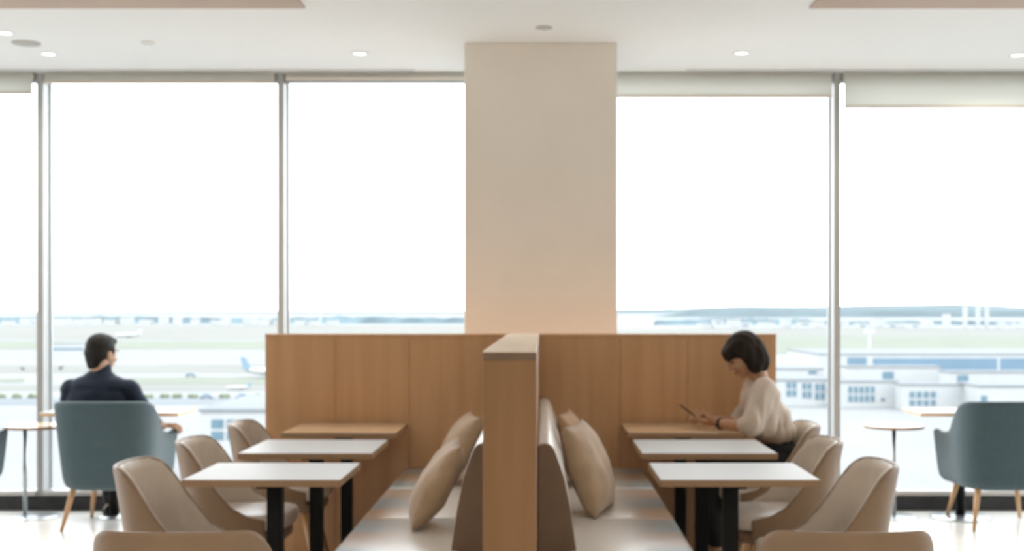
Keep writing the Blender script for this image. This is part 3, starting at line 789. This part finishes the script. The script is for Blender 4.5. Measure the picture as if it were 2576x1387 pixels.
def building(name, px0, px1, ptop, pbase, depth, wins, label, wall='bwall', roof='broof', cat='building', group=None, wm='bglass'):
    Y = GY(pbase); x0, x1 = GX(px0, Y), GX(px1, Y); h = (pbase-ptop)*Y/F
    cx = (x0+x1)/2
    e = empty(name, (cx, Y, GZ), label=label, cat=cat, group=group)
    obj('wall', box(x0-cx, x1-cx, 0, depth, 0, h), wall, e)
    obj('roof', box(x0-cx-0.3, x1-cx+0.3, -0.3, depth+0.3, h, h+0.4), roof, e)
    for (a, b, t, u) in wins:
        xa, xb = GX(a, Y)-cx, GX(b, Y)-cx
        za, zb = (pbase-u)*Y/F, (pbase-t)*Y/F
        obj('window', box(xa, xb, -0.12, 0.05, za, zb), wm, e)
    return e, Y, h, cx
def grid(x0, x1, nx, y0, y1, ny, gx=3, gy=4):
    w = (x1-x0-gx*(nx-1))/nx; h = (y1-y0-gy*(ny-1))/ny
    return [(x0+i*(w+gx), x0+i*(w+gx)+w, y0+j*(h+gy), y0+j*(h+gy)+h) for i in range(nx) for j in range(ny)]
building('terminal_building', 505, 760, 1036, 1228, 30, grid(532, 640, 3, 1056, 1108, 2, 9, 8), 'white low terminal building with blue windows behind the farthest left chairs')
building('hangar', 2060, 2900, 893, 955, 60, [(2132, 2180, 900, 918), (2196, 2508, 902, 938), (2516, 2840, 902, 938)], 'long white hangar with a blue band at the right', wm='bblue')
def gable(px0, px1, ptop, pbase, depth, lab, wins=()):
    return building('airport_shed', px0, px1, ptop, pbase, depth, wins, lab, group='white sheds in front of the blue hangar')
gable(1948, 2070, 930, 985, 20, 'white shed with one blue window, right of the partition', [(2034, 2055, 922+12, 942)])
gable(2130, 2366, 925, 990, 8, 'white shed with a wide blue window below the hangar band', [(2220, 2248, 936, 956)])
gable(2384, 2800, 938, 1000, 8, 'white shed with a blue window below the right end of the hangar band', [(2408, 2436, 944, 968)])
building('office_block', 1940, 2078, 958, 1022, 10, grid(1978, 2004, 2, 962, 998, 2)+grid(2018, 2042, 2, 964, 1002, 2)+grid(2050, 2075, 2, 966, 1006, 2), 'white office block with blue window groups just left of the right mullion')
building('office_block', 2094, 2258, 962, 1025, 6, grid(2134, 2200, 5, 973, 1012, 2, 4, 5)+[(2216, 2226, 1002, 1010)], 'white office block with five window columns right of the mullion')
building('office_block', 2268, 2438, 970, 1032, 6, grid(2288, 2354, 4, 986, 1022, 2, 5, 6), 'white office block with four window columns above the round side table')
building('office_block', 2464, 2800, 974, 1042, 16, grid(2468, 2484, 1, 996, 1014, 1), 'white office block with one blue window above the right armchair')

# far buildings in front of the hills
random.seed(11)
for i in range(26):
    px = 1760+i*36+random.uniform(-8, 8); w = random.uniform(14, 34); t = random.uniform(804, 815)
    if 2340 < px < 2500: continue
    wm = [(px+w*0.2, px+w*0.75, t+5, t+9)] if i % 2 else []
    building('distant_shed', px, px+w, t, 826+random.uniform(-2, 4), 25, wm, 'small pale shed in the far row below the right hills', group='far row of sheds below the right hills')
for i in range(20):
    px = 5+i*43+random.uniform(-8, 8); w = random.uniform(12, 30); t = random.uniform(799, 808)
    building('distant_shed', px, px+w, t, 817+random.uniform(-1, 2), 25, [], 'small pale shed in the far row beyond the left airfield', group='far row of sheds beyond the left airfield')
building('distant_tower', 2375, 2392, 790, 828, 8, [], 'narrow pale tower before the hills, left of the pair', cat='tower')
building('distant_tower', 2425, 2434, 770, 828, 6, [], 'thin pale tower before the hills, left of the pair of masts', cat='tower')
building('distant_tower', 2458, 2466, 768, 828, 6, [], 'thin pale tower in the middle of three before the hills', cat='tower')
building('distant_tower', 2480, 2488, 768, 828, 6, [], 'thin pale tower, last of three before the hills', cat='tower')
building('hangar', 120, 222, 866, 882, 20, [(128, 210, 876, 881)], 'small white hangar between the mullion and the seated man')
def mast(px, ptop, pbase, r, lab):
    Y = GY(pbase); h = (pbase-ptop)*Y/F
    e = empty('light_mast', (GX(px, Y), Y, GZ), label=lab, cat='mast')
    obj('pole', tcyl((0, 0, 0), (0, 0, h), r, r*0.6, 10), 'plane', e)
    obj('lamp_head', box(-r*3, r*3, -r, r, h, h+r*2), 'plane', e)
mast(2187, 838, 892, 0.9, 'white light mast before the green field on the right')
mast(806, 694, 816, 1.6, 'faint tall mast on the horizon left of the column')

# hills and treelines
def ridge(name, m, Y, prof, lab, thick=400, seed=0, rough=3.0, n=160):
    bm = bmesh.new(); a, b, c = [], [], []
    x0, x1 = prof[0][0], prof[-1][0]
    for i in range(n+1):
        px = x0+(x1-x0)*i/n; py = interp(prof, px)+noise.noise(Vector((px*0.03+seed, 0, 0)))*rough*0.5+noise.noise(Vector((px*0.15+seed, 3, 0)))*rough*0.4
        X = GX(px, Y); z = max(GZ+2, CAMZ-(py-CY)/F*Y)
        a.append(bm.verts.new((X, Y-thick*0.5, GZ))); b.append(bm.verts.new((X, Y, z))); c.append(bm.verts.new((X, Y+thick, GZ)))
    for i in range(n):
        bm.faces.new((a[i], a[i+1], b[i+1], b[i])); bm.faces.new((b[i], b[i+1], c[i+1], c[i]))
    bm.faces.new(a+c[::-1])
    for P, Q, S in ((a[0], b[0], c[0]), (a[-1], b[-1], c[-1])): bm.faces.new((P, Q, S))
    o = obj(name, bm, m, smooth=False)
    return tag(o, lab, 'trees' if 'tree' in name else 'hills', kind='stuff' if 'tree' in name else 'structure')
ridge('hills_far', 'hill', 7500, [(-500, 786), (300, 785), (700, 783), (1000, 784), (1300, 782), (1700, 777), (1850, 771), (2050, 772), (2250, 768), (2400, 765), (2576, 773), (3100, 780)], 'low hills', 1500, 1, 2)
ridge('hills_near', 'hill', 4200, [(1650, 800), (1740, 783), (1900, 779), (2100, 782), (2300, 776), (2576, 783), (3100, 792)], 'wooded lower hills', 600, 4, 3)
ridge('distant_treeline', 'tree', GY(814), [(-400, 797), (120, 797), (300, 796), (500, 799), (700, 800), (860, 796), (1200, 800)], 'bluish treeline on the horizon left of the column', 60, 8, 5)
ridge('distant_treeline', 'tree', GY(818), [(1650, 806), (1800, 801), (2000, 803), (2100, 808), (2300, 806), (2576, 808), (3000, 806)], 'bluish treeline below the right hills', 60, 12, 6)

# shrubs and parked vehicles along the verge
random.seed(5)
def shrub(px, py, s, lab):
    Y = GY(py); bm = bmesh.new()
    for k in range(4):
        ell(bm, (random.uniform(-0.8, 0.8)*s, random.uniform(-0.4, 0.4)*s, 0.45*s), (0.8*s*random.uniform(.6, 1), 0.7*s, 0.6*s*random.uniform(.7, 1.1)))
    for v in bm.verts: v.co += Vector((noise.noise(v.co*2), noise.noise(v.co*2+Vector((5, 0, 0))), noise.noise(v.co*2+Vector((9, 0, 0)))))*0.2
    o = obj('shrub', bm, 'shrub', smooth=True); o.location = (GX(px, Y), Y, GZ)
    tag(o, lab, 'shrub', 'shrubs along the service road')
for px in (0, 45, 82, 375, 412, 447, 484, 562, 652):
    shrub(px, 1002, 1.2, 'low shrub in the row along the service road outside')
def car(px, py, lab):
    Y = GY(py); e = empty('parked_car', (GX(px, Y), Y, GZ), label=lab, cat='car', group='cars parked by the service road')
    bm = box(-2.1, 2.1, -0.9, 0.9, 0.3, 0.9); obj('body', bm, 'car', e, bevel=0.2)
    bm = box(-1.2, 1.1, -0.8, 0.8, 0.9, 1.45); obj('cabin', bm, 'bglass', e, bevel=0.25)
    for sx in (-1.3, 1.3):
        for sy in (-0.9, 0.75): obj('wheel', tcyl((sx, sy, 0.33), (sx, sy+0.18, 0.33), 0.33, 0.33), 'black', e)
for px in (520, 610): car(px, 1003, 'dark car parked among the shrubs by the service road')
car(480, 948, 'small vehicle on the taxiway beyond the grass strip')

def airliner(px, py, s, rz, label, tail='planeblue'):
    Y = GY(py); e = empty('airliner', (GX(px, Y), Y, GZ), R(rz), label=label, cat='airplane')
    n = 20; bm = bmesh.new(); rows = []
    for (x, r, z) in ((-13, 0.25, 3.9), (-11, 0.8, 3.5), (-8, 1.4, 3.1), (-4, 1.75, 2.9), (6, 1.75, 2.9), (10, 1.6, 2.85), (12, 1.1, 2.7), (13.2, 0.4, 2.55)):
        rows.append([bm.verts.new((x*s, r*s*math.cos(2*math.pi*i/n), (z+r*math.sin(2*math.pi*i/n))*s)) for i in range(n)])
    for a, b in zip(rows, rows[1:]):
        for i in range(n): bm.faces.new((a[i], a[(i+1) % n], b[(i+1) % n], b[i]))
    bm.faces.new(rows[0]); bm.faces.new(rows[-1][::-1])
    obj('fuselage', bm, 'plane', e, smooth=True)
    def slab(name, pts, th, m, axis):
        bm = bmesh.new(); a, b = [], []
        for p in pts:
            q = Vector(p)*s; d = Vector((0, th*s, 0)) if axis == 'y' else Vector((0, 0, th*s))
            a.append(bm.verts.new(q-d)); b.append(bm.verts.new(q+d))
        k = len(pts)
        for i in range(k): bm.faces.new((a[i], a[(i+1) % k], b[(i+1) % k], b[i]))
        bm.faces.new(a[::-1]); bm.faces.new(b); obj(name, bm, m, e)
    slab('tail_fin', [(-8.5, 0, 4.0), (-12.0, 0, 9.2), (-14.0, 0, 9.2), (-12.6, 0, 3.9)], 0.15, tail, 'y')
    for sy in (-1, 1):
        slab('wing', [(2.5, sy*1.5, 2.2), (-2.5, sy*12, 3.0), (-4.0, sy*12, 3.0), (-2.5, sy*1.5, 2.2)], 0.12, 'plane', 'z')
        slab('tailplane', [(-9.5, sy*0.8, 4.0), (-12, sy*4.4, 4.3), (-13.3, sy*4.4, 4.3), (-12, sy*0.6, 4.0)], 0.1, tail, 'z')
        obj('engine', tcyl((-1.5*s, sy*4.2*s, 1.5*s), (2.0*s, sy*4.2*s, 1.5*s), 0.6*s, 0.8*s, 16), 'plane', e, smooth=True)
        obj('landing_gear', tcyl((0, sy*1.8*s, 0), (0, sy*1.8*s, 1.6*s), 0.3*s, 0.25*s, 10), 'black', e)
    obj('landing_gear', tcyl((10*s, 0, 0), (10*s, 0, 1.6*s), 0.25*s, 0.2*s, 10), 'black', e)
airliner(684, 951, 0.85, 0, 'white airliner with blue tail fin just left of the oak partition')
airliner(322, 850, 0.9, 180, 'distant white airliner behind the seated man\'s head', 'plane')
airliner(600, 982, 0.30, 200, 'tiny plane with blue tail below the parked airliner')

# haze in the air over the airfield
hz = bpy.data.materials.new('valley_haze'); hz.use_nodes = True
nt = hz.node_tree; nt.nodes.clear()
o_ = nt.nodes.new('ShaderNodeOutputMaterial'); vs_ = nt.nodes.new('ShaderNodeVolumeScatter')
vs_.inputs['Color'].default_value = (0.96, 0.985, 1.0, 1); vs_.inputs['Density'].default_value = 0.000016; vs_.inputs['Anisotropy'].default_value = 0.0
nt.links.new(vs_.outputs[0], o_.inputs['Volume'])
hzo = obj('airfield_haze', box(-6000, 6000, 60, 12000, GZ-2, 260), hz)
tag(hzo, 'thin pale haze hanging over the distant airfield', 'haze', kind='stuff')

# ------------------------------------------------------------------ sky and portals
SKY = 5.2
w = bpy.data.worlds.new('overcast_sky'); bpy.context.scene.world = w; w.use_nodes = True
nt = w.node_tree; bg = nt.nodes['Background']
tc = nt.nodes.new('ShaderNodeTexCoord'); sp = nt.nodes.new('ShaderNodeSeparateXYZ'); cr = nt.nodes.new('ShaderNodeValToRGB')
cr.color_ramp.elements[0].position = 0.0; cr.color_ramp.elements[0].color = (0.97, 0.985, 1.0, 1)
cr.color_ramp.elements[1].position = 0.7; cr.color_ramp.elements[1].color = (0.88, 0.95, 1.0, 1)
nt.links.new(tc.outputs['Generated'], sp.inputs[0]); nt.links.new(sp.outputs['Z'], cr.inputs[0]); nt.links.new(cr.outputs[0], bg.inputs['Color'])
bg.inputs['Strength'].default_value = SKY

# ------------------------------------------------------------------ camera
cam = bpy.data.cameras.new('camera'); co = bpy.data.objects.new('camera', cam); COL.objects.link(co)
co.location = (0, 0, CAMZ); co.rotation_euler = (R(90), 0, 0)
cam.sensor_width = 36; cam.sensor_fit = 'HORIZONTAL'; cam.lens = F/2576*36
cam.shift_x = -(CX-1288)/2576; cam.shift_y = (CY-693.5)/2576
cam.clip_start = 0.05; cam.clip_end = 20000
cam.dof.use_dof = True; cam.dof.focus_distance = 1.5; cam.dof.aperture_fstop = 8.5
sc = bpy.context.scene; sc.camera = co
sc.view_settings.view_transform = 'Standard'; sc.view_settings.look = 'None'
sc.view_settings.exposure = 0.0; sc.view_settings.gamma = 1.0; sc.view_settings.use_curve_mapping = False
sc.cycles.use_denoising = True
sc.cycles.max_bounces = 10; sc.cycles.diffuse_bounces = 6; sc.cycles.transparent_max_bounces = 12; sc.cycles.volume_bounces = 1
sc.cycles.sample_clamp_indirect = 6.0
